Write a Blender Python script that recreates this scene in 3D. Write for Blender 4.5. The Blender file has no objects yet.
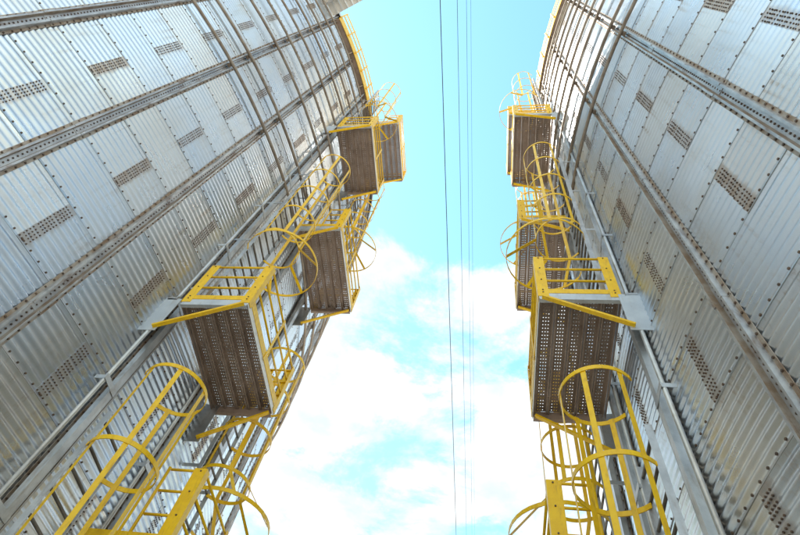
import bpy, math, random
from mathutils import Vector, Matrix
random.seed(7)
PI = math.pi
S = bpy.context.scene
COL = S.collection

# ------------------------------------------------------------------ camera
cam = bpy.data.cameras.new('camera')
cam.sensor_width = 36.0
cam.lens = 36.0 * 573.01 / 800.0
cam.clip_start = 0.05
cam.clip_end = 3000.0
camo = bpy.data.objects.new('camera', cam)
COL.objects.link(camo)
RT = Vector((0.988065, 0.065988, 0.139187))
UP = Vector((-0.008415, -0.879121, 0.476524))
FW = Vector((-0.153807, 0.472008, 0.868073))
m = Matrix((RT, UP, -FW)).transposed().to_4x4()
m.translation = (0, 0, 1.6)
camo.matrix_world = m
S.camera = camo

# ------------------------------------------------------------------ sky, sun, exposure
SUN_EL = math.radians(51)
SUN_AZ = math.radians(-78)          # compass style: 0 = +Y, clockwise; from -X, a little ahead of the camera
sun_dir = Vector((math.sin(SUN_AZ) * math.cos(SUN_EL), math.cos(SUN_AZ) * math.cos(SUN_EL), math.sin(SUN_EL)))

W = bpy.data.worlds.new('World')
S.world = W
W.use_nodes = True
nt = W.node_tree
for n in list(nt.nodes):
    nt.nodes.remove(n)


def nd(t, typ, **kw):
    n = t.nodes.new(typ)
    for k, v in kw.items():
        if k.startswith('i_'):
            n.inputs[k[2:]].default_value = v
        else:
            setattr(n, k, v)
    return n


def mth(t, op, a, b=None, c=None, clamp=False):
    n = t.nodes.new('ShaderNodeMath')
    n.operation = op
    n.use_clamp = clamp
    for i, v in enumerate((a, b, c)):
        if v is None:
            continue
        if isinstance(v, (int, float)):
            n.inputs[i].default_value = v
        else:
            t.links.new(v, n.inputs[i])
    return n.outputs[0]


def mix(t, fac, a, b, typ='MIX'):
    n = t.nodes.new('ShaderNodeMix')
    n.data_type = 'RGBA'
    n.blend_type = typ
    for i, v in ((0, fac), (6, a), (7, b)):
        if hasattr(v, 'links'):
            t.links.new(v, n.inputs[i])
        elif i == 0:
            n.inputs[0].default_value = v
        else:
            n.inputs[i].default_value = (*v, 1)
    return n.outputs[2]


sky = nd(nt, 'ShaderNodeTexSky', sky_type='NISHITA', sun_disc=False, sun_elevation=SUN_EL, sun_rotation=SUN_AZ)
sky.air_density = 1.0
sky.dust_density = 0.2
sky.ozone_density = 1.0
skc = mix(nt, 1.0, sky.outputs[0], (1.42, 1.88, 1.45), 'MULTIPLY')
tc = nd(nt, 'ShaderNodeTexCoord')
sep = nd(nt, 'ShaderNodeSeparateXYZ')
nt.links.new(tc.outputs['Generated'], sep.inputs[0])
zc = mth(nt, 'MAXIMUM', sep.outputs[2], 0.08)
px = mth(nt, 'DIVIDE', sep.outputs[0], zc)
py = mth(nt, 'DIVIDE', sep.outputs[1], zc)
cmb = nd(nt, 'ShaderNodeCombineXYZ')
nt.links.new(px, cmb.inputs[0])
nt.links.new(py, cmb.inputs[1])
cmb.inputs[2].default_value = 11.92
n1 = nd(nt, 'ShaderNodeTexNoise', i_Scale=3.1, i_Detail=11.0, i_Roughness=0.66, i_Distortion=0.25)
nt.links.new(cmb.outputs[0], n1.inputs['Vector'])
rad = mth(nt, 'SQRT', mth(nt, 'ADD', mth(nt, 'MULTIPLY', px, px), mth(nt, 'MULTIPLY', py, py)))
cov = mth(nt, 'MULTIPLY', mth(nt, 'SUBTRACT', rad, 0.515), 2.6)
cov = mth(nt, 'MINIMUM', mth(nt, 'MAXIMUM', cov, -0.3), 0.135)
dens = mth(nt, 'ADD', n1.outputs[0], cov)
cl = nd(nt, 'ShaderNodeMapRange', interpolation_type='SMOOTHSTEP')
cl.inputs[1].default_value = 0.50
cl.inputs[2].default_value = 0.66
nt.links.new(dens, cl.inputs[0])
n2 = nd(nt, 'ShaderNodeTexNoise', i_Scale=5.0, i_Detail=8.0, i_Roughness=0.6)
nt.links.new(cmb.outputs[0], n2.inputs['Vector'])
shade = nd(nt, 'ShaderNodeMapRange', interpolation_type='SMOOTHSTEP')
shade.inputs[1].default_value = 0.35
shade.inputs[2].default_value = 0.65
nt.links.new(n2.outputs[0], shade.inputs[0])
cloudc = mix(nt, shade.outputs[0], (2.95, 3.3, 3.5), (4.3, 4.5, 4.6))
clc = mix(nt, cl.outputs[0], skc, cloudc)
bg = nd(nt, 'ShaderNodeBackground', i_Strength=0.1)
nt.links.new(clc, bg.inputs[0])
wo = nd(nt, 'ShaderNodeOutputWorld')
nt.links.new(bg.outputs[0], wo.inputs[0])

sl = bpy.data.lights.new('sun', 'SUN')
sl.energy = 4.0
sl.angle = math.radians(0.53)
sl.color = (1.0, 0.95, 0.86)
so = bpy.data.objects.new('sun', sl)
COL.objects.link(so)
so.rotation_euler = sun_dir.to_track_quat('Z', 'Y').to_euler()
so.location = (0, 0, 60)

S.view_settings.view_transform = 'Standard'
S.view_settings.look = 'None'
S.view_settings.gamma = 1.0
S.view_settings.exposure = 1.58
S.view_settings.use_curve_mapping = False
S.cycles.max_bounces = 8

# ------------------------------------------------------------------ materials


def new_mat(name):
    mt = bpy.data.materials.new(name)
    mt.use_nodes = True
    t = mt.node_tree
    return mt, t, t.nodes['Principled BSDF']


def ramp(t, fac, lo, hi):
    n = t.nodes.new('ShaderNodeMapRange')
    n.interpolation_type = 'SMOOTHSTEP'
    n.inputs[1].default_value = lo
    n.inputs[2].default_value = hi
    t.links.new(fac, n.inputs[0])
    return n.outputs[0]


def noise(t, vec, scale, detail=4, rough=0.55, dist=0.0):
    n = nd(t, 'ShaderNodeTexNoise', i_Scale=scale, i_Detail=detail, i_Roughness=rough, i_Distortion=dist)
    if vec is not None:
        t.links.new(vec, n.inputs['Vector'])
    return n.outputs[0]


def scaled(t, vec, sx, sy, sz):
    mp = nd(t, 'ShaderNodeMapping')
    mp.inputs['Scale'].default_value = (sx, sy, sz)
    t.links.new(vec, mp.inputs[0])
    return mp.outputs[0]


def sheet_mat():
    mt, t, b = new_mat('galvanised_sheet')
    geo = nd(t, 'ShaderNodeNewGeometry')
    oi = nd(t, 'ShaderNodeObjectInfo')
    uv = nd(t, 'ShaderNodeUVMap')
    pos = geo.outputs['Position']
    big = noise(t, pos, 0.55, 4, 0.6)
    spang = nd(t, 'ShaderNodeTexVoronoi', i_Scale=38.0)
    t.links.new(pos, spang.inputs['Vector'])
    streak = noise(t, scaled(t, pos, 5, 5, 0.5), 1.0, 5, 0.65)
    blot = noise(t, pos, 2.2, 3, 0.5, 0.3)
    base = mix(t, oi.outputs['Random'], (0.56, 0.64, 0.745), (0.76, 0.81, 0.865))
    wn = nd(t, 'ShaderNodeTexWhiteNoise', noise_dimensions='1D')
    t.links.new(mth(t, 'MULTIPLY', oi.outputs['Random'], 913.7), wn.inputs['W'])
    base = mix(t, mth(t, 'MULTIPLY', ramp(t, wn.outputs['Value'], 0.62, 1.0), 0.5), base, (0.70, 0.66, 0.61))
    base = mix(t, mth(t, 'MULTIPLY', ramp(t, blot, 0.40, 0.72), 0.35), base, (0.78, 0.78, 0.77))
    base = mix(t, mth(t, 'MULTIPLY', ramp(t, big, 0.45, 0.70), 0.32), base, (0.45, 0.41, 0.36))
    base = mix(t, mth(t, 'MULTIPLY', ramp(t, streak, 0.54, 0.76), 0.34), base, (0.40, 0.35, 0.29))
    sv = nd(t, 'ShaderNodeSeparateColor')
    t.links.new(spang.outputs['Color'], sv.inputs[0])
    base = mix(t, mth(t, 'MULTIPLY', sv.outputs[0], 0.05), base, (0.85, 0.86, 0.88))
    # rusty film round the bolted lap joint (u near 0) and along the ring seam (v near 0)
    su = nd(t, 'ShaderNodeSeparateXYZ')
    t.links.new(uv.outputs[0], su.inputs[0])
    rn = noise(t, pos, 7.0, 5, 0.6)
    ju = mth(t, 'SUBTRACT', 1.0, ramp(t, mth(t, 'ADD', su.outputs[0], mth(t, 'MULTIPLY', mth(t, 'SUBTRACT', rn, 0.5), 0.06)), 0.045, 0.07))
    jv = mth(t, 'SUBTRACT', 1.0, ramp(t, mth(t, 'ADD', su.outputs[1], mth(t, 'MULTIPLY', mth(t, 'SUBTRACT', rn, 0.5), 0.05)), 0.02, 0.06))
    rust = mth(t, 'MAXIMUM', mth(t, 'MULTIPLY', mth(t, 'MULTIPLY', ju, rn), mth(t, 'ADD', 0.35, mth(t, 'MULTIPLY', wn.outputs['Value'], 0.75))), mth(t, 'MULTIPLY', jv, 0.22))
    runs = ramp(t, noise(t, scaled(t, pos, 13, 13, 0.55), 1.0, 5, 0.6), 0.53, 0.72)
    runs = mth(t, 'MULTIPLY', mth(t, 'MULTIPLY', runs, ramp(t, su.outputs[1], 0.25, 1.0)), mth(t, 'ADD', 0.12, mth(t, 'MULTIPLY', wn.outputs['Value'], 0.45)))
    base = mix(t, runs, base, (0.38, 0.27, 0.18))
    base = mix(t, rust, base, (0.30, 0.19, 0.11))
    t.links.new(base, b.inputs['Base Color'])
    met = mth(t, 'SUBTRACT', 0.95, mth(t, 'MULTIPLY', rust, 0.5))
    t.links.new(met, b.inputs['Metallic'])
    ro = mth(t, 'ADD', 0.19, mth(t, 'MULTIPLY', blot, 0.22))
    ro = mth(t, 'ADD', ro, mth(t, 'MULTIPLY', rust, 0.25))
    t.links.new(ro, b.inputs['Roughness'])
    bp = nd(t, 'ShaderNodeBump', i_Strength=0.10, i_Distance=0.02)
    t.links.new(noise(t, pos, 1.5, 0, 0.4), bp.inputs['Height'])
    t.links.new(bp.outputs[0], b.inputs['Normal'])
    return mt


def metal_mat(name, c1, c2, metallic, rough, dirt=(0.30, 0.22, 0.15), dirt_amt=0.4, scale=3.0):
    mt, t, b = new_mat(name)
    geo = nd(t, 'ShaderNodeNewGeometry')
    pos = geo.outputs['Position']
    a = noise(t, pos, scale, 5, 0.6)
    d = noise(t, scaled(t, pos, 3, 3, 0.8), scale, 6, 0.65)
    base = mix(t, ramp(t, a, 0.35, 0.65), c1, c2)
    base = mix(t, mth(t, 'MULTIPLY', ramp(t, d, 0.5, 0.74), dirt_amt), base, dirt)
    t.links.new(base, b.inputs['Base Color'])
    b.inputs['Metallic'].default_value = metallic
    t.links.new(mth(t, 'ADD', rough - 0.08, mth(t, 'MULTIPLY', a, 0.2)), b.inputs['Roughness'])
    bp = nd(t, 'ShaderNodeBump', i_Strength=0.08, i_Distance=0.01)
    t.links.new(noise(t, pos, 40, 3), bp.inputs['Height'])
    t.links.new(bp.outputs[0], b.inputs['Normal'])
    return mt


M_SHEET = sheet_mat()
M_GALV = metal_mat('galvanised_steel', (0.46, 0.47, 0.48), (0.62, 0.63, 0.64), 0.8, 0.42, (0.28, 0.21, 0.15), 0.55)
M_STIFF = metal_mat('stiffener_steel', (0.40, 0.40, 0.41), (0.58, 0.58, 0.58), 0.75, 0.42, (0.23, 0.13, 0.075), 0.85, 4.0)
M_FLANGE = metal_mat('rust_stained_flange', (0.34, 0.24, 0.16), (0.48, 0.42, 0.36), 0.45, 0.5, (0.20, 0.11, 0.06), 0.8, 5.0)
M_RING = metal_mat('weathered_ring_steel', (0.25, 0.20, 0.16), (0.36, 0.31, 0.26), 0.45, 0.45, (0.13, 0.085, 0.06), 0.5)
M_BOLT = metal_mat('rusty_bolt', (0.09, 0.058, 0.04), (0.16, 0.105, 0.07), 0.25, 0.55, (0.16, 0.075, 0.035), 0.6, 20.0)
M_YEL = metal_mat('yellow_paint', (0.92, 0.58, 0.002), (0.84, 0.505, 0.003), 0.0, 0.38, (0.36, 0.17, 0.03), 0.45, 7.0)
M_PLANK = metal_mat('brown_weathered_plank', (0.28, 0.21, 0.17), (0.37, 0.285, 0.235), 0.15, 0.5, (0.15, 0.095, 0.065), 0.5, 2.0)
M_RUNG = metal_mat('dark_rung_steel', (0.13, 0.115, 0.10), (0.20, 0.18, 0.16), 0.5, 0.5, (0.12, 0.07, 0.05), 0.5, 6.0)
M_ROOF = metal_mat('roof_sheet', (0.55, 0.55, 0.55), (0.66, 0.66, 0.66), 0.7, 0.4)
M_CABLE = metal_mat('cable_sheath', (0.07, 0.075, 0.08), (0.10, 0.10, 0.11), 0.0, 0.5, (0.05, 0.05, 0.05), 0.2)
M_WOOD = metal_mat('pole_timber', (0.13, 0.09, 0.06), (0.20, 0.15, 0.10), 0.0, 0.8, (0.08, 0.06, 0.04), 0.5)
M_CONC = metal_mat('concrete', (0.36, 0.34, 0.31), (0.46, 0.43, 0.39), 0.0, 0.85, (0.25, 0.22, 0.18), 0.5, 1.0)
M_PLATE = metal_mat('pale_bracket_steel', (0.52, 0.56, 0.60), (0.63, 0.67, 0.70), 0.5, 0.45, (0.35, 0.28, 0.2), 0.35)
M_CREAM = metal_mat('zinc_side_beam', (0.70, 0.69, 0.66), (0.80, 0.79, 0.75), 0.1, 0.45, (0.5, 0.42, 0.3), 0.3)


def ground_mat():
    mt, t, b = new_mat('dusty_ground')
    geo = nd(t, 'ShaderNodeNewGeometry')
    pos = geo.outputs['Position']
    base = mix(t, ramp(t, noise(t, pos, 0.4, 8, 0.65), 0.35, 0.65), (0.42, 0.37, 0.31), (0.52, 0.47, 0.41))
    base = mix(t, ramp(t, noise(t, pos, 9, 6, 0.7), 0.45, 0.75), base, (0.27, 0.22, 0.17))
    t.links.new(base, b.inputs['Base Color'])
    b.inputs['Roughness'].default_value = 0.95
    bp = nd(t, 'ShaderNodeBump', i_Strength=0.5, i_Distance=0.05)
    t.links.new(noise(t, pos, 14, 8, 0.7), bp.inputs['Height'])
    t.links.new(bp.outputs[0], b.inputs['Normal'])
    return mt


M_GROUND = ground_mat()

# ------------------------------------------------------------------ mesh helpers


class MB:
    """collects faces, builds one mesh"""

    def __init__(self):
        self.v, self.f, self.s, self.uv = [], [], [], None

    def face(self, idx, smooth=False):
        self.f.append(idx)
        self.s.append(smooth)

    def box(self, a, b):
        x0, y0, z0 = (min(a[i], b[i]) for i in range(3))
        x1, y1, z1 = (max(a[i], b[i]) for i in range(3))
        n = len(self.v)
        self.v += [(x0, y0, z0), (x1, y0, z0), (x1, y1, z0), (x0, y1, z0), (x0, y0, z1), (x1, y0, z1), (x1, y1, z1), (x0, y1, z1)]
        for q in ((0, 3, 2, 1), (4, 5, 6, 7), (0, 1, 5, 4), (1, 2, 6, 5), (2, 3, 7, 6), (3, 0, 4, 7)):
            self.face([n + i for i in q])
        return self

    def bar(self, p, q, w, h, hint=(0, 0, 1)):
        p, q = Vector(p), Vector(q)
        d = (q - p).normalized()
        h_ = Vector(hint)
        if abs(d.dot(h_)) > 0.98:
            h_ = Vector((0, 1, 0))
        a = d.cross(h_).normalized() * (w / 2)
        c = a.normalized().cross(d).normalized() * (h / 2)
        n = len(self.v)
        for e in (p, q):
            self.v += [tuple(e - a - c), tuple(e + a - c), tuple(e + a + c), tuple(e - a + c)]
        for f in ((0, 1, 2, 3), (7, 6, 5, 4), (0, 4, 5, 1), (1, 5, 6, 2), (2, 6, 7, 3), (3, 7, 4, 0)):
            self.face([n + i for i in f])
        return self

    def tube(self, pts, r, k=10, closed=False):
        pts = [Vector(p) for p in pts]
        n0 = len(self.v)
        N = len(pts)
        for i, p in enumerate(pts):
            if closed:
                d = (pts[(i + 1) % N] - pts[i - 1]).normalized()
            else:
                d = (pts[min(i + 1, N - 1)] - pts[max(i - 1, 0)]).normalized()
            h = Vector((0, 0, 1)) if abs(d.z) < 0.9 else Vector((0, 1, 0))
            a = d.cross(h).normalized()
            c = a.cross(d).normalized()
            for j in range(k):
                t = 2 * PI * j / k
                self.v.append(tuple(p + (a * math.cos(t) + c * math.sin(t)) * r))
        for i in range(N if closed else N - 1):
            i2 = (i + 1) % N
            for j in range(k):
                j2 = (j + 1) % k
                self.face([n0 + i * k + j, n0 + i * k + j2, n0 + i2 * k + j2, n0 + i2 * k + j], True)
        if not closed:
            self.face([n0 + j for j in range(k)][::-1])
            self.face([n0 + (N - 1) * k + j for j in range(k)])
        return self

    def sweep(self, prof, frames, closed_prof=True, cap=True, smooth=False):
        """prof: list of (a,b); frames: list of (origin, axisA, axisB)"""
        n0 = len(self.v)
        P = len(prof)
        for o, A, B in frames:
            o, A, B = Vector(o), Vector(A), Vector(B)
            for a, b in prof:
                self.v.append(tuple(o + A * a + B * b))
        rng = range(P) if closed_prof else range(P - 1)
        for i in range(len(frames) - 1):
            for j in rng:
                j2 = (j + 1) % P
                self.face([n0 + i * P + j, n0 + i * P + j2, n0 + (i + 1) * P + j2, n0 + (i + 1) * P + j], smooth)
        if cap and closed_prof:
            self.face([n0 + j for j in range(P)][::-1])
            self.face([n0 + (len(frames) - 1) * P + j for j in range(P)])
        return self

    def bolt(self, o, n, up, r, h):
        """hexagon head sitting on point o, pointing along n"""
        o, n, up = Vector(o), Vector(n), Vector(up)
        a = up
        c = n.cross(up)
        k0 = len(self.v)
        for e in (0, h):
            for j in range(6):
                t = 2 * PI * j / 6
                self.v.append(tuple(o + n * e + (a * math.cos(t) + c * math.sin(t)) * r))
        for j in range(6):
            j2 = (j + 1) % 6
            self.face([k0 + j, k0 + j2, k0 + 6 + j2, k0 + 6 + j])
        self.face([k0 + 6 + j for j in range(6)])
        return self

    def mesh(self, name, mat):
        me = bpy.data.meshes.new(name)
        me.from_pydata(self.v, [], self.f)
        me.polygons.foreach_set('use_smooth', self.s)
        if self.uv:
            l = me.uv_layers.new(name='UVMap')
            vi = [0] * len(me.loops)
            me.loops.foreach_get('vertex_index', vi)
            flat = []
            for i in vi:
                flat += self.uv[i]
            l.data.foreach_set('uv', flat)
        me.materials.append(mat)
        me.update()
        return me

    def build(self, name, mat, parent=None, loc=(0, 0, 0), rz=0.0):
        return put(name, self.mesh(name, mat), parent, loc, rz)


def put(name, me, parent=None, loc=(0, 0, 0), rz=0.0):
    o = bpy.data.objects.new(name, me)
    COL.objects.link(o)
    o.parent = parent
    o.location = loc
    o.rotation_euler = (0, 0, rz)
    return o


def tag(o, label=None, cat=None, group=None, kind=None):
    for k, v in (('label', label), ('category', cat), ('group', group), ('kind', kind)):
        if v:
            o[k] = v
    return o


def empty(name, loc, label, cat, group=None):
    o = bpy.data.objects.new(name, None)
    COL.objects.link(o)
    o.location = loc
    o.empty_display_size = 0.3
    return tag(o, label, cat, group)


# ------------------------------------------------------------------ the place (metres)
R = 11.256
RINGH = 0.896
Z0 = 0.26
NR = 25
ZTOP = Z0 + NR * RINGH          # 22.66
DPH = 2 * PI / 50
AMP = 0.0105
WAVES = 8
# side: (name, sign of outward x, axis x, axis y, mirrored azimuth of the stiffener nearest the rail platform line)
SIDES = (
    dict(s=1, cx=-15.743, cy=5.763, ph0=-0.373, word='left'),
    dict(s=-1, cx=13.048, cy=5.173, ph0=-0.337, word='right'),
)
PH_MIN, PH_MAX = -0.95, 0.62

g = MB()
g.v = [(-900, -900, 0), (900, -900, 0), (900, 900, 0), (-900, 900, 0)]
g.face([0, 1, 2, 3])
tag(g.build('ground', M_GROUND), kind='structure')


def corr(z):
    return AMP * math.cos(2 * PI * z / (RINGH / WAVES))


# ---- one corrugated sheet (two bays wide, one ring high), shared by all
def sheet_mesh():
    b = MB()
    b.uv = []
    nc, nr = 8, WAVES * 8
    grid = []
    for i in range(nr + 1):
        row = []
        z = RINGH * i / nr
        for j in range(nc + 1):
            u = j / nc
            ph = (-1 + 2 * u) * DPH
            r = R + corr(z) + 0.005 * (1 - u) + 0.005 * (1 - i / nr)
            row.append(len(b.v))
            b.v.append((r * math.cos(ph), r * math.sin(ph), z - 0.012 * (1 - i / nr)))
            b.uv.append((u, i / nr))
        grid.append(row)
    for i in range(nr):
        for j in range(nc):
            b.face([grid[i][j], grid[i][j + 1], grid[i + 1][j + 1], grid[i + 1][j]], True)
    # turned-in raw edges: bottom and the proud side edge
    n = len(b.v)
    for j in range(nc + 1):
        x, y, z = b.v[grid[0][j]]
        k = (R + corr(0) - 0.004) / math.hypot(x, y)
        b.v += [(x * k, y * k, z), (x, y, z)]
        b.uv += [(j / nc, 0)] * 2
    for j in range(nc):
        q = n + 2 * j
        b.face([q, q + 2, q + 3, q + 1])
    n = len(b.v)
    for i in range(nr + 1):
        x, y, z = b.v[grid[i][0]]
        r = math.hypot(x, y)
        k = (r - 0.009) / r
        b.v += [(x * k, y * k, z), (x, y, z)]
        b.uv += [(0, i / nr)] * 2
    for i in range(nr):
        q = n + 2 * i
        b.face([q, q + 1, q + 3, q + 2])
    return b.mesh('corrugated_sheet', M_SHEET)


def sheet_bolts_mesh():
    b = MB()
    def add(ph, z, r):
        rr = R + corr(z) + 0.006
        b.bolt((rr * math.cos(ph), rr * math.sin(ph), z), (math.cos(ph), math.sin(ph), 0), (0, 0, 1), r, 0.012)
    for i in range(20):                       # ring seam
        ph = -DPH + 2 * DPH * (i + 0.5) / 20
        add(ph, 0.03, 0.0125)
    p = RINGH / WAVES
    rows = [0.06 + k * 0.052 for k in range(15)]
    rows = [z + 0.022 * (k // 5 - 1) for k, z in enumerate(rows)]
    for z in rows:                            # lap joint: four files, three groups of four
        for k in range(4):
            add(-DPH + (0.016 + 0.038 * k) / R, z, 0.0092)
    return b.mesh('bolts', M_BOLT)


ME_SHEET = sheet_mesh()
ME_SBOLT = sheet_bolts_mesh()

# ---- stiffener: W section bolted over the sheets, full height
SPROF = [(-0.115, 0.004), (-0.115, 0.012), (-0.078, 0.012), (-0.070, 0.072), (-0.046, 0.072), (-0.036, 0.016), (0.036, 0.016), (0.046, 0.072), (0.070, 0.072), (0.078, 0.012), (0.115, 0.012), (0.115, 0.004)]


def stiff_mesh(z0, z1, off=0.0, name='stiffener', grow=0.0):
    b = MB()
    pr = [(a * (1 + grow), o + 0.008 + off) for a, o in SPROF]
    b.sweep(pr, [((R, 0, z), (0, 1, 0), (1, 0, 0)) for z in (z0, z1)])
    me = b.mesh(name, M_STIFF)
    me.materials.append(M_FLANGE)
    for p_ in me.polygons:
        a_ = abs(p_.center.y)
        if len(p_.vertices) == 4 and (a_ > 0.079 or 0.037 < a_ < 0.044):
            p_.material_index = 1
    return me


def stiff_bolts():
    b = MB()
    z = Z0 + 0.05
    i = 0
    while z < ZTOP:
        b.bolt((R + 0.022, 0, z), (1, 0, 0), (0, 0, 1), 0.0115, 0.011)
        if i % 2 == 0:
            b.bolt((R + 0.020, -0.097, z), (1, 0, 0), (0, 0, 1), 0.0125, 0.012)
            b.bolt((R + 0.020, 0.097, z + 0.03), (1, 0, 0), (0, 0, 1), 0.0125, 0.012)
        z += 0.0747
        i += 1
    return b.mesh('bolts', M_BOLT)


ME_STIFF = stiff_mesh(Z0, ZTOP)
ME_STBOLT = stiff_bolts()
ME_SPLICE = stiff_mesh(-0.16, 0.16, 0.006, 'splice_plate', 0.03)
RING_Z = (13.05, 14.05, 15.78, 16.8, 17.8, 18.9, 19.8, 20.7, 21.5)


def ring_mesh():
    b = MB()
    N = 160
    b.tube([((R + 0.15) * math.cos(2 * PI * i / N), (R + 0.15) * math.sin(2 * PI * i / N), 0) for i in range(N)], 0.034, 10, True)
    return b.mesh('wind_ring', M_RING)


ME_RING = ring_mesh()
ME_CLIP = MB().box((R + 0.06, -0.035, -0.06), (R + 0.115, 0.035, 0.06)).mesh('ring_clip', M_RING)


def channel_mesh():
    """upright U channel carrying the ladder, with a flat face plate"""
    b = MB()
    b.box((0.17, -0.17, Z0), (0.18, -0.02, ZTOP - 0.3))
    b.box((0.13, -0.180, Z0), (0.21, -0.172, ZTOP - 0.3))
    b.box((0.13, -0.018, Z0), (0.21, -0.010, ZTOP - 0.3))
    return b.mesh('support_channel', M_GALV)


def roof_mesh():
    b = MB()
    n = 100
    apex = ZTOP + (R + 0.2) * math.tan(math.radians(28))
    prof = [(R + 0.14, ZTOP - 0.10), (R + 0.16, ZTOP + 0.02), (R * 0.5, ZTOP + (R * 0.5 + 0.2) * math.tan(math.radians(28))), (0.9, apex - 0.9 * math.tan(math.radians(28)))]
    for i in range(n * 2):
        ph = 2 * PI * i / (n * 2)
        k = 0.05 if i % 4 == 0 else 0.0
        for r, z in prof:
            b.v.append((r * math.cos(ph), r * math.sin(ph), z + k))
    P = len(prof)
    for i in range(n * 2):
        i2 = (i + 1) % (n * 2)
        for j in range(P - 1):
            b.face([i * P + j, i2 * P + j, i2 * P + j + 1, i * P + j + 1])
    return b.mesh('roof', M_ROOF)


ME_ROOF = roof_mesh()
c = MB().tube([(0, 0, -0.02), (0, 0, 0.9)], 0.95, 32)
ME_CAP = c.mesh('roof_cap', M_ROOF)
ap = ZTOP + (R + 0.2) * math.tan(math.radians(28)) - 0.9 * math.tan(math.radians(28))

for sd in SIDES:
    s = sd['s']
    w = sd['word']
    silo = empty('grain_silo', (sd['cx'], sd['cy'], 0), 'tall round silo of corrugated galvanised sheets filling the %s side' % w, 'silo', 'corrugated steel silos')
    sd['silo'] = silo
    wphi = (lambda ph: ph) if s > 0 else (lambda ph: PI - ph)
    # plinth
    b = MB()
    b.sweep([(R - 0.6, 0.0), (R + 0.25, 0.0), (R + 0.25, Z0 - 0.02), (R - 0.6, Z0 - 0.02)], [((0, 0, 0), (math.cos(2 * PI * i / 96), math.sin(2 * PI * i / 96), 0), (0, 0, 1)) for i in range(97)], cap=False)
    b.build('plinth', M_CONC, silo)
    # sheets
    rest = MB()
    rest.uv = []
    for j in range(NR):
        par = 0.5 if j % 2 else -0.5
        z = Z0 + j * RINGH
        for mI in range(25):
            e0 = sd['ph0'] + DPH * (par + 2 * mI)
            ph = (e0 + DPH + PI) % (2 * PI) - PI
            if PH_MIN < ph < PH_MAX:
                sh = put('corrugated_sheet', ME_SHEET, silo, (0, 0, z), wphi(ph))
                bo = put('bolts', ME_SBOLT, sh)
                bo['kind'] = 'stuff'
            else:
                n0 = len(rest.v)
                nr, nc = WAVES * 4, 3
                for i in range(nr + 1):
                    zz = RINGH * i / nr
                    for q in range(nc + 1):
                        a = wphi(ph + (-1 + 2 * q / nc) * DPH)
                        r = R + corr(zz)
                        rest.v.append((r * math.cos(a), r * math.sin(a), z + zz))
                        rest.uv.append((0.5, 0.5))
                for i in range(nr):
                    for q in range(nc):
                        k = n0 + i * (nc + 1) + q
                        rest.face([k, k + 1, k + nc + 2, k + nc + 1], True)
    tag(rest.build('corrugated_sheets', M_SHEET, silo), kind='stuff')
    # stiffeners
    reststiff = MB()
    for k in range(50):
        ph = (sd['ph0'] + DPH * k + PI) % (2 * PI) - PI
        a = wphi(ph)
        if PH_MIN < ph < PH_MAX:
            st = put('stiffener', ME_STIFF, silo, (0, 0, 0), a)
            put('bolts', ME_STBOLT, st)['kind'] = 'stuff'
            for q in range(7):
                put('splice_plate', ME_SPLICE, st, (0, 0, Z0 + 2.2 + q * 2.95 + (0.9 if k % 2 else 0)))
            for rz_ in RING_Z:
                put('ring_clip', ME_CLIP, st, (0, 0, rz_))
        else:
            ca, sa = math.cos(a), math.sin(a)
            reststiff.sweep([(t_, o + 0.008) for t_, o in SPROF], [((R * ca, R * sa, z), (-sa, ca, 0), (ca, sa, 0)) for z in (Z0, ZTOP)])
    tag(reststiff.build('stiffeners', M_STIFF, silo), kind='stuff')
    for rz_ in RING_Z:
        put('wind_ring', ME_RING, silo, (0, 0, rz_))
    rf = put('roof', ME_ROOF, silo)
    put('roof_cap', ME_CAP, rf, (0, 0, ap))
    # anchors for the access steelwork
    sd['X0'] = sd['cx'] + s * R
    sd['ya'] = sd['cy'] + R * math.sin(sd['ph0'] + 2 * DPH)
    # ladder support channels with clip plates at the two ladder lines
    for v in (-0.02, 1.42, 2.78):
        ch = MB()
        u0 = 0.12
        ch.box((s * u0, -0.042, Z0), (s * (u0 + 0.010), 0.042, ZTOP - 0.4))
        ch.box((s * (u0 - 0.06), -0.052, Z0), (s * (u0 + 0.012), -0.043, ZTOP - 0.4))
        ch.box((s * (u0 - 0.06), 0.043, Z0), (s * (u0 + 0.012), 0.052, ZTOP - 0.4))
        wall_u = math.sqrt(R * R - (sd['ya'] + v - sd['cy']) ** 2) - R
        o = ch.build('support_channel', M_GALV, silo, (s * (R + wall_u * 0.9), sd['ya'] + v - 0.06 - sd['cy'], 0))
        if v < 2:
            MB().tube([(s * (u0 - 0.02), -0.21, Z0), (s * (u0 - 0.02), -0.21, 12), (s * (u0 - 0.02), -0.21, ZTOP - 0.4)], 0.026, 12).build('conduit', M_GALV, o)
        for q in range(12):
            cp = MB()
            cp.box((s * (u0 + 0.014), -0.26, -0.04), (s * (u0 + 0.020), 0.05, 0.04))
            cp.box((s * -0.02, -0.238, -0.03), (s * (u0 + 0.013), -0.232, 0.03))
            cp.build('clip_plate', M_GALV, o, (0, 0, Z0 + 0.85 + q * 1.75))

# ------------------------------------------------------------------ platforms
PL, PW = 2.05, 0.98


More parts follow.
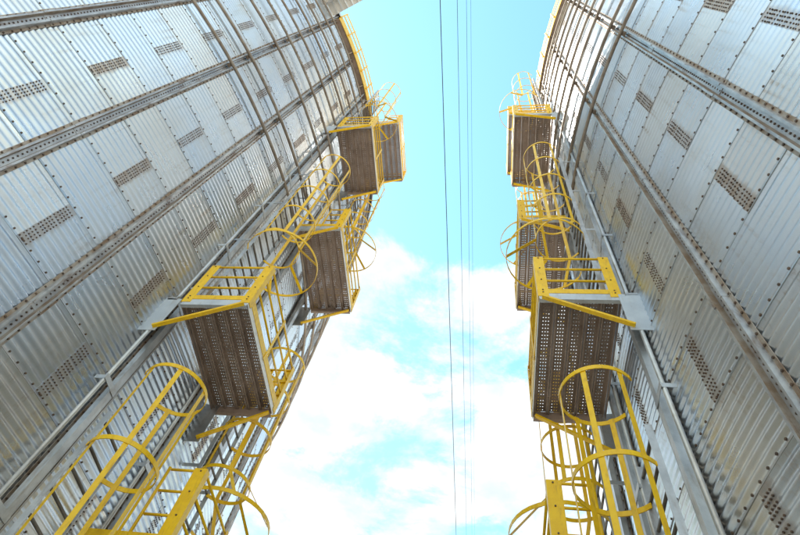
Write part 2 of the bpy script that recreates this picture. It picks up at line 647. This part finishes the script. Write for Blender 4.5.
def plank_mesh(length):
    """perforated deck plank with turned-down lips; x across (0..0.19), y along"""
    b = MB()
    w = 0.186
    xs = [0, 0.0525, 0.0645, 0.087, 0.099, 0.1215, 0.1335, w]
    n = int(length / 0.056)
    ys = [0.0]
    pitch = length / n
    for i in range(n):
        ys += [i * pitch + 0.016, i * pitch + 0.016 + 0.012]
    ys.append(length)
    idx = {}
    for i, x in enumerate(xs):
        for j, y in enumerate(ys):
            idx[i, j] = len(b.v)
            b.v.append((x, y, 0))
    for i in range(len(xs) - 1):
        for j in range(len(ys) - 1):
            if i % 2 == 1 and j % 2 == 1:
                continue
            b.face([idx[i, j], idx[i + 1, j], idx[i + 1, j + 1], idx[i, j + 1]])
    for x0, x1 in ((-0.0005, 0.003), (w - 0.003, w + 0.0005)):
        b.box((x0, 0, -0.065), (x1, length, -0.001))
    for x0, x1 in ((0.0035, 0.022), (w - 0.022, w - 0.0035)):
        b.box((x0, 0, -0.0645), (x1, length, -0.0615))
    return b.mesh('deck_plank', M_PLANK)


PLANKS = {}


def platform(sd, v0, v1, z, name, label, group, near_full=True, opening='far'):
    s = sd['s']
    L = v1 - v0
    u0, u1 = 0.16, 1.15
    e = empty(name, (sd['X0'], sd['ya'] + v0, z), label, 'platform', group)
    key = round(L, 3)
    if key not in PLANKS:
        PLANKS[key] = plank_mesh(L - 0.12)
    for i in range(5):
        x = u0 + 0.015 + i * 0.195
        put('deck_plank', PLANKS[key], e, (s * x if s > 0 else -(x + 0.186), 0.06, 0))
    def bx(nm, mat, a, b):
        return MB().box((s * a[0], a[1], a[2]), (s * b[0], b[1], b[2])).build(nm, mat, e)
    # end beams hang under the planks, channel shaped
    bm = MB().box((s * u0, 0, -0.13), (s * u1, 0.008, 0.012)).box((s * u0, 0.009, -0.13), (s * u1, 0.055, -0.122))
    bm.build('end_beam', M_PLATE, e)
    bm = MB().box((s * u0, L - 0.058, -0.15), (s * u1, L - 0.05, -0.002)).box((s * u0, L - 0.049, -0.15), (s * u1, L, -0.142))
    bm.build('end_beam', M_PLANK, e)
    bx('side_beam', M_CREAM, (u1 + 0.001, 0, -0.10), (u1 + 0.009, L, 0.02))
    bx('side_beam', M_PLANK, (u0 - 0.012, 0.01, -0.10), (u0 - 0.002, L - 0.06, -0.002))
    # toe boards
    bx('toe_board', M_YEL, (u0, -0.004, 0.016), (u1, 0.006, 0.12))
    bx('toe_board', M_YEL, (u1 + 0.010, -0.004, 0.00), (u1 + 0.018, L, 0.135))
    # posts: folded angle plates
    H = 1.02
    def post(u, v, du, dv, pw=0.14):
        p = MB()
        p.box((s * u, v, -0.06), (s * (u + du * pw), v + dv * 0.007, H))
        p.box((s * u, v + dv * 0.008, -0.06), (s * (u + du * 0.007), v + dv * 0.10, H))
        o = p.build('post', M_YEL, e)
        bb = MB()
        for zz in (0.03, 0.09, 0.36, 0.68, 0.98):
            bb.bolt((s * (u + du * 0.07), v - 0.001 * dv, zz), (0, -dv, 0), (0, 0, 1), 0.011, 0.008)
        bb.build('bolts', M_BOLT, o)['kind'] = 'stuff'
    post(u1 + 0.020, -0.006, -1, 1, 0.14 if near_full else 0.16)
    post(u1 + 0.020, L + 0.004, -1, -1)
    if near_full:
        post(u0 - 0.02, -0.006, 1, 1)
    else:
        MB().tube([(s * (u0 + 0.52), 0.014, -0.05), (s * (u0 + 0.52), 0.014, H)], 0.019, 10).build('post', M_YEL, e)
    if not near_full or opening != 'far':
        post(u0 - 0.02, L + 0.004, 1, -1)
    else:
        post(u0 + 0.50, L + 0.004, 1, -1)
    zr = (0.36, 0.68, 0.99)
    for zz in zr:
        a = u0 if near_full else u0 + 0.55
        MB().tube([(s * a, 0.014, zz), (s * (u1 - 0.002), 0.014, zz)], 0.017, 10).build('rail', M_YEL, e)
        MB().tube([(s * (u1 - 0.004), 0.05, zz), (s * (u1 - 0.004), L - 0.05, zz)], 0.017, 10).build('rail', M_YEL, e)
        a = u0 + 0.55 if near_full else u0
        MB().tube([(s * a, L - 0.016, zz), (s * (u1 - 0.002), L - 0.016, zz)], 0.017, 10).build('rail', M_YEL, e)
    # mid post on the long side
    MB().box((s * (u1 + 0.020), L / 2 - 0.03, -0.02), (s * (u1 + 0.027), L / 2 + 0.03, H)).build('post', M_YEL, e)
    # knee braces and wall gussets at both ends
    for vv in (-0.03, L - 0.085):
        y = sd['ya'] + v0 + vv - sd['cy']
        wu = math.sqrt(R * R - y * y) - R
        MB().bar((s * (u1 - 0.03), vv, -0.12), (s * (wu + 0.20), vv, -0.72), 0.035, 0.055, (0, 1, 0)).build('brace', M_YEL, e)
        gs = MB()
        n = 0
        pts = [(wu + 0.0, -0.78), (wu + 0.26, -0.78), (wu + 0.26, -0.40), (wu + 0.26, 0.0), (wu + 0.0, 0.02)]
        for t in (0.022, 0.030):
            gs.v += [(s * a, vv + t, q) for a, q in pts]
        gs.face([0, 1, 2, 3, 4]); gs.face([9, 8, 7, 6, 5])
        for i in range(5):
            gs.face([i, (i + 1) % 5, 5 + (i + 1) % 5, 5 + i])
        # flange against the wall
        gs.box((s * (wu + 0.012), vv + 0.031, -0.80), (s * (wu + 0.022), vv + 0.09, 0.04))
        gs.build('wall_gusset', M_PLATE if vv < 0 else M_GALV, e)
    return e


# ------------------------------------------------------------------ ladders


def ladder(sd, vc, z0, z1, c0, c1, label, group):
    s = sd['s']
    e = empty('caged_ladder', (sd['X0'], sd['ya'] + vc, z0), label, 'ladder', group)
    u = 0.27
    hw = 0.28
    H = z1 - z0
    for sg in (-1, 1):
        MB().box((s * (u - 0.035), sg * hw, 0), (s * (u + 0.035), sg * (hw + 0.010), H)).build('stringer', M_GALV, e)
    me = MB().tube([(s * u, -hw + 0.001, 0), (s * u, hw - 0.001, 0)], 0.018, 8).mesh('rung', M_RUNG)
    z = 0.2
    while z < H - 0.05:
        put('rung', me, e, (0, 0, z))
        z += 0.30
    # stand-off brackets back to the wall
    z = 0.6
    while z < H - 0.2:
        for sg in (-1, 1):
            y = sd['ya'] + vc + sg * hw - sd['cy']
            wu = math.sqrt(R * R - y * y) - R
            MB().box((s * (u - 0.03), sg * (hw + 0.011), z - 0.03), (s * (wu + 0.005), sg * (hw + 0.019), z + 0.03)).build('stand_off', M_GALV, e)
        z += 1.75
    # cage
    cu, rr = u + 0.33, 0.41
    A = math.radians(142)
    N = 28
    hz = c0 - z0
    n = max(2, round((c1 - c0 - 0.6) / 1.1))
    hoops = [hz] + [hz + 0.6 + (c1 - c0 - 0.6) * i / n for i in range(n + 1)]
    FL, FO = 0.66, 0.26                       # flared bottom hoop: radius, outward shift
    for i, h in enumerate(hoops):
        b = MB()
        r_, c_ = (FL, cu + FO) if i == 0 else (rr, cu)
        fr = []
        for k in range(N + 1):
            t = -A + 2 * A * k / N
            d = (s * math.cos(t), math.sin(t), 0)
            fr.append(((s * c_ + d[0] * r_, d[1] * r_, h), d, (0, 0, 1)))
        b.sweep([(-0.0045, -0.029), (0.0045, -0.029), (0.0045, 0.029), (-0.0045, 0.029)], fr)
        # straps from hoop ends to the stringers
        for sg in (-1, 1):
            x = c_ + math.cos(A) * r_
            y = math.sin(A) * r_
            b.bar((s * (x - 0.003), sg * y, h), (s * (u + 0.035), sg * (hw + 0.014), h), 0.007, 0.05, (0, 0, 1))
        b.build('hoop', M_YEL, e)
    for t in (-118, -62, 0, 62, 118):
        t = math.radians(t)
        d = Vector((s * math.cos(t), math.sin(t), 0))
        tg = Vector((-d.y, d.x, 0))
        o = Vector((s * cu, 0, 0)) + d * (rr - 0.010)
        o2 = Vector((s * (cu + FO), 0, 0)) + d * (FL - 0.010)
        b = MB()
        b.sweep([(-0.028, -0.0035), (0.028, -0.0035), (0.028, 0.0035), (-0.028, 0.0035)], [(tuple(q) , tg, d) for q in (Vector((o2.x, o2.y, hoops[0] - 0.03)), Vector((o.x, o.y, hoops[1])), Vector((o.x, o.y, hoops[-1] + 0.03)))])
        b.build('cage_bar', M_YEL, e)
    return e


FLOORS = dict(P0=5.08, P1=8.10, P2=13.15, P3=17.60, P4=22.45)
for sd in SIDES:
    w = sd['word']
    gp = 'rest platforms on the silos'
    platform(sd, 0.83, 3.10, FLOORS['P0'], 'rest_platform', 'lowest yellow railed platform on the %s silo, its post just entering the bottom edge' % w, gp, False)
    platform(sd, -0.31, 1.74, FLOORS['P1'], 'rest_platform', 'largest brown-decked platform with yellow railing, nearest the camera on the %s silo' % w, gp, True)
    platform(sd, 0.83, 3.10, FLOORS['P2'], 'rest_platform', 'middle platform partly behind ladder cage on the %s silo' % w, gp, False)
    platform(sd, -0.31, 1.74, FLOORS['P3'], 'rest_platform', 'upper brown-decked platform below the eave on the %s silo, near side' % w, gp, True)
    platform(sd, 0.83, 3.10, FLOORS['P4'], 'rest_platform', 'topmost platform at eave height on the %s silo' % w, gp, False)
    gl = 'caged ladders up the silos'
    ladder(sd, 0.17, Z0, 6.0, 2.5, 6.72, 'ladder in a yellow hoop cage rising from the bottom corner of the %s silo' % w, gl)
    ladder(sd, 0.17, 8.12, 14.3, 10.1, 15.1, 'ladder in a yellow cage climbing from the largest platform of the %s silo' % w, gl)
    ladder(sd, 0.17, 17.62, 23.6, 19.9, 24.3, 'small caged ladder at the top of the %s silo against the sky' % w, gl)
    ladder(sd, 2.30, 4.82, 9.3, 6.5, 9.95, 'far caged ladder below the largest platform on the %s silo' % w, gl)
    ladder(sd, 2.30, 13.17, 18.8, 14.9, 19.4, 'far caged ladder behind the middle platform on the %s silo' % w, gl)

# ------------------------------------------------------------------ eave walkway and wide eave deck
for sd in SIDES:
    s = sd['s']
    w = sd['word']
    def arc(ph, r):
        return (s * r * math.cos(ph), r * math.sin(ph))
    def frames(a0, a1, n, z=0.0):
        out = []
        for i in range(n + 1):
            ph = a0 + (a1 - a0) * i / n
            out.append(((0, 0, z), (s * math.cos(ph), math.sin(ph), 0), (0, 0, 1)))
        return out
    def rectp(r0, r1, z0, z1):
        return [(r0, z0), (r1, z0), (r1, z1), (r0, z1)]
    phB = sd['ph0']
    phE = math.asin((sd['ya'] + 0.80 - sd['cy']) / R)
    zf = 22.15
    e = empty('eave_walkway', (sd['cx'], sd['cy'], zf), 'narrow curved walkway with yellow edge along the eave of the %s silo' % w, 'walkway', 'eave walkways')
    MB().sweep(rectp(R + 0.03, R + 0.21, -0.04, 0.0), frames(phB, phE, 24)).build('deck', M_PLANK, e)
    MB().sweep(rectp(R + 0.211, R + 0.225, -0.10, 0.34), frames(phB, phE, 24)).build('toe_board', M_YEL, e)
    for zz in (0.55, 1.0):
        MB().sweep(rectp(R + 0.226, R + 0.238, zz, zz + 0.14), frames(phB, phE, 24)).build('rail', M_YEL, e)
    for i in range(7):
        ph = phB + (phE - phB) * i / 6
        x, y = arc(ph, R + 0.26)
        MB().box((x - 0.02, y - 0.02, 0), (x + 0.02, y + 0.02, 1.07)).build('post', M_YEL, e)
    for i in range(1, 4):
        ph = phB + (phE - phB) * i / 3.2
        x, y = arc(ph, R + 0.02)
        x2, y2 = arc(ph, R + 0.20)
        MB().bar((x, y, -0.25), (x2, y2, -0.05), 0.03, 0.05).build('bracket', M_RING, e)
    # wide deck from the same stiffener back over the camera
    e = empty('eave_deck', (sd['cx'], sd['cy'], zf - 0.05), 'wide plank deck jutting from the eave of the %s silo at the top edge' % w, 'platform', 'wide eave decks')
    wd = 1.5
    for i in range(7):
        r0 = R + 0.05 + i * 0.205
        MB().sweep([(r0, -0.055), (r0 + 0.02, -0.055), (r0 + 0.02, -0.006), (r0 + 0.17, -0.006), (r0 + 0.17, -0.055), (r0 + 0.19, -0.055), (r0 + 0.19, 0.0), (r0, 0.0)], frames(phB - 0.42, phB - 0.012, 14)).build('deck_plank', M_CREAM, e)
    MB().sweep(rectp(R + wd, R + wd + 0.01, -0.12, 0.1), frames(phB - 0.42, phB - 0.012, 14)).build('edge_beam', M_GALV, e)
    for ph in (phB - 0.05, phB - 0.16, phB - 0.28, phB - 0.41):
        c0 = arc(ph, R + 0.03)
        c1 = arc(ph, R + wd - 0.01)
        MB().bar((*c0, -0.12), (*c1, -0.12), 0.06, 0.10).build('cantilever', M_STIFF, e)
    for zz in (0.5, 1.0):
        MB().tube([(*arc(phB - 0.42 + 0.408 * i / 14, R + wd + 0.03), zz) for i in range(15)], 0.02, 8).build('rail', M_YEL, e)
    for i in range(5):
        x, y = arc(phB - 0.42 + 0.408 * i / 4, R + wd + 0.03)
        MB().box((x - 0.02, y - 0.02, -0.05), (x + 0.02, y + 0.02, 1.02)).build('post', M_YEL, e)

# ------------------------------------------------------------------ overhead wires
HW = 9.2
for xr, r, lab in ((-0.0805, 0.0062, 'thick dark cable crossing the sky, leftmost of the four'),
                   (-0.0535, 0.0036, 'thin cable crossing the sky, second from the left'),
                   (-0.0390, 0.0026, 'thin cable crossing the sky, third from the left'),
                   (-0.0322, 0.0019, 'faintest cable crossing the sky, rightmost of the four')):
    pts = []
    for i in range(41):
        y = -45 + 100 * i / 40
        t = (y - 5) / 50
        pts.append((xr * HW, y, 1.6 + HW + 0.25 * t * t))
    tag(MB().tube(pts, r, 6).build('overhead_cable', M_CABLE), lab, 'cable', 'overhead cables')
for y, word in ((-45, 'behind the viewer'), (55, 'beyond the silos')):
    e = empty('utility_pole', (-0.5, y, 0), 'timber pole carrying the overhead cables %s' % word, 'pole', 'utility poles')
    MB().tube([(0, 0, -0.5), (0, 0, 6), (0, 0, 11.0)], 0.13, 12).build('pole_shaft', M_WOOD, e)
    MB().box((-0.7, -0.06, 10.78), (0.7, 0.06, 10.92)).build('crossarm', M_WOOD, e)
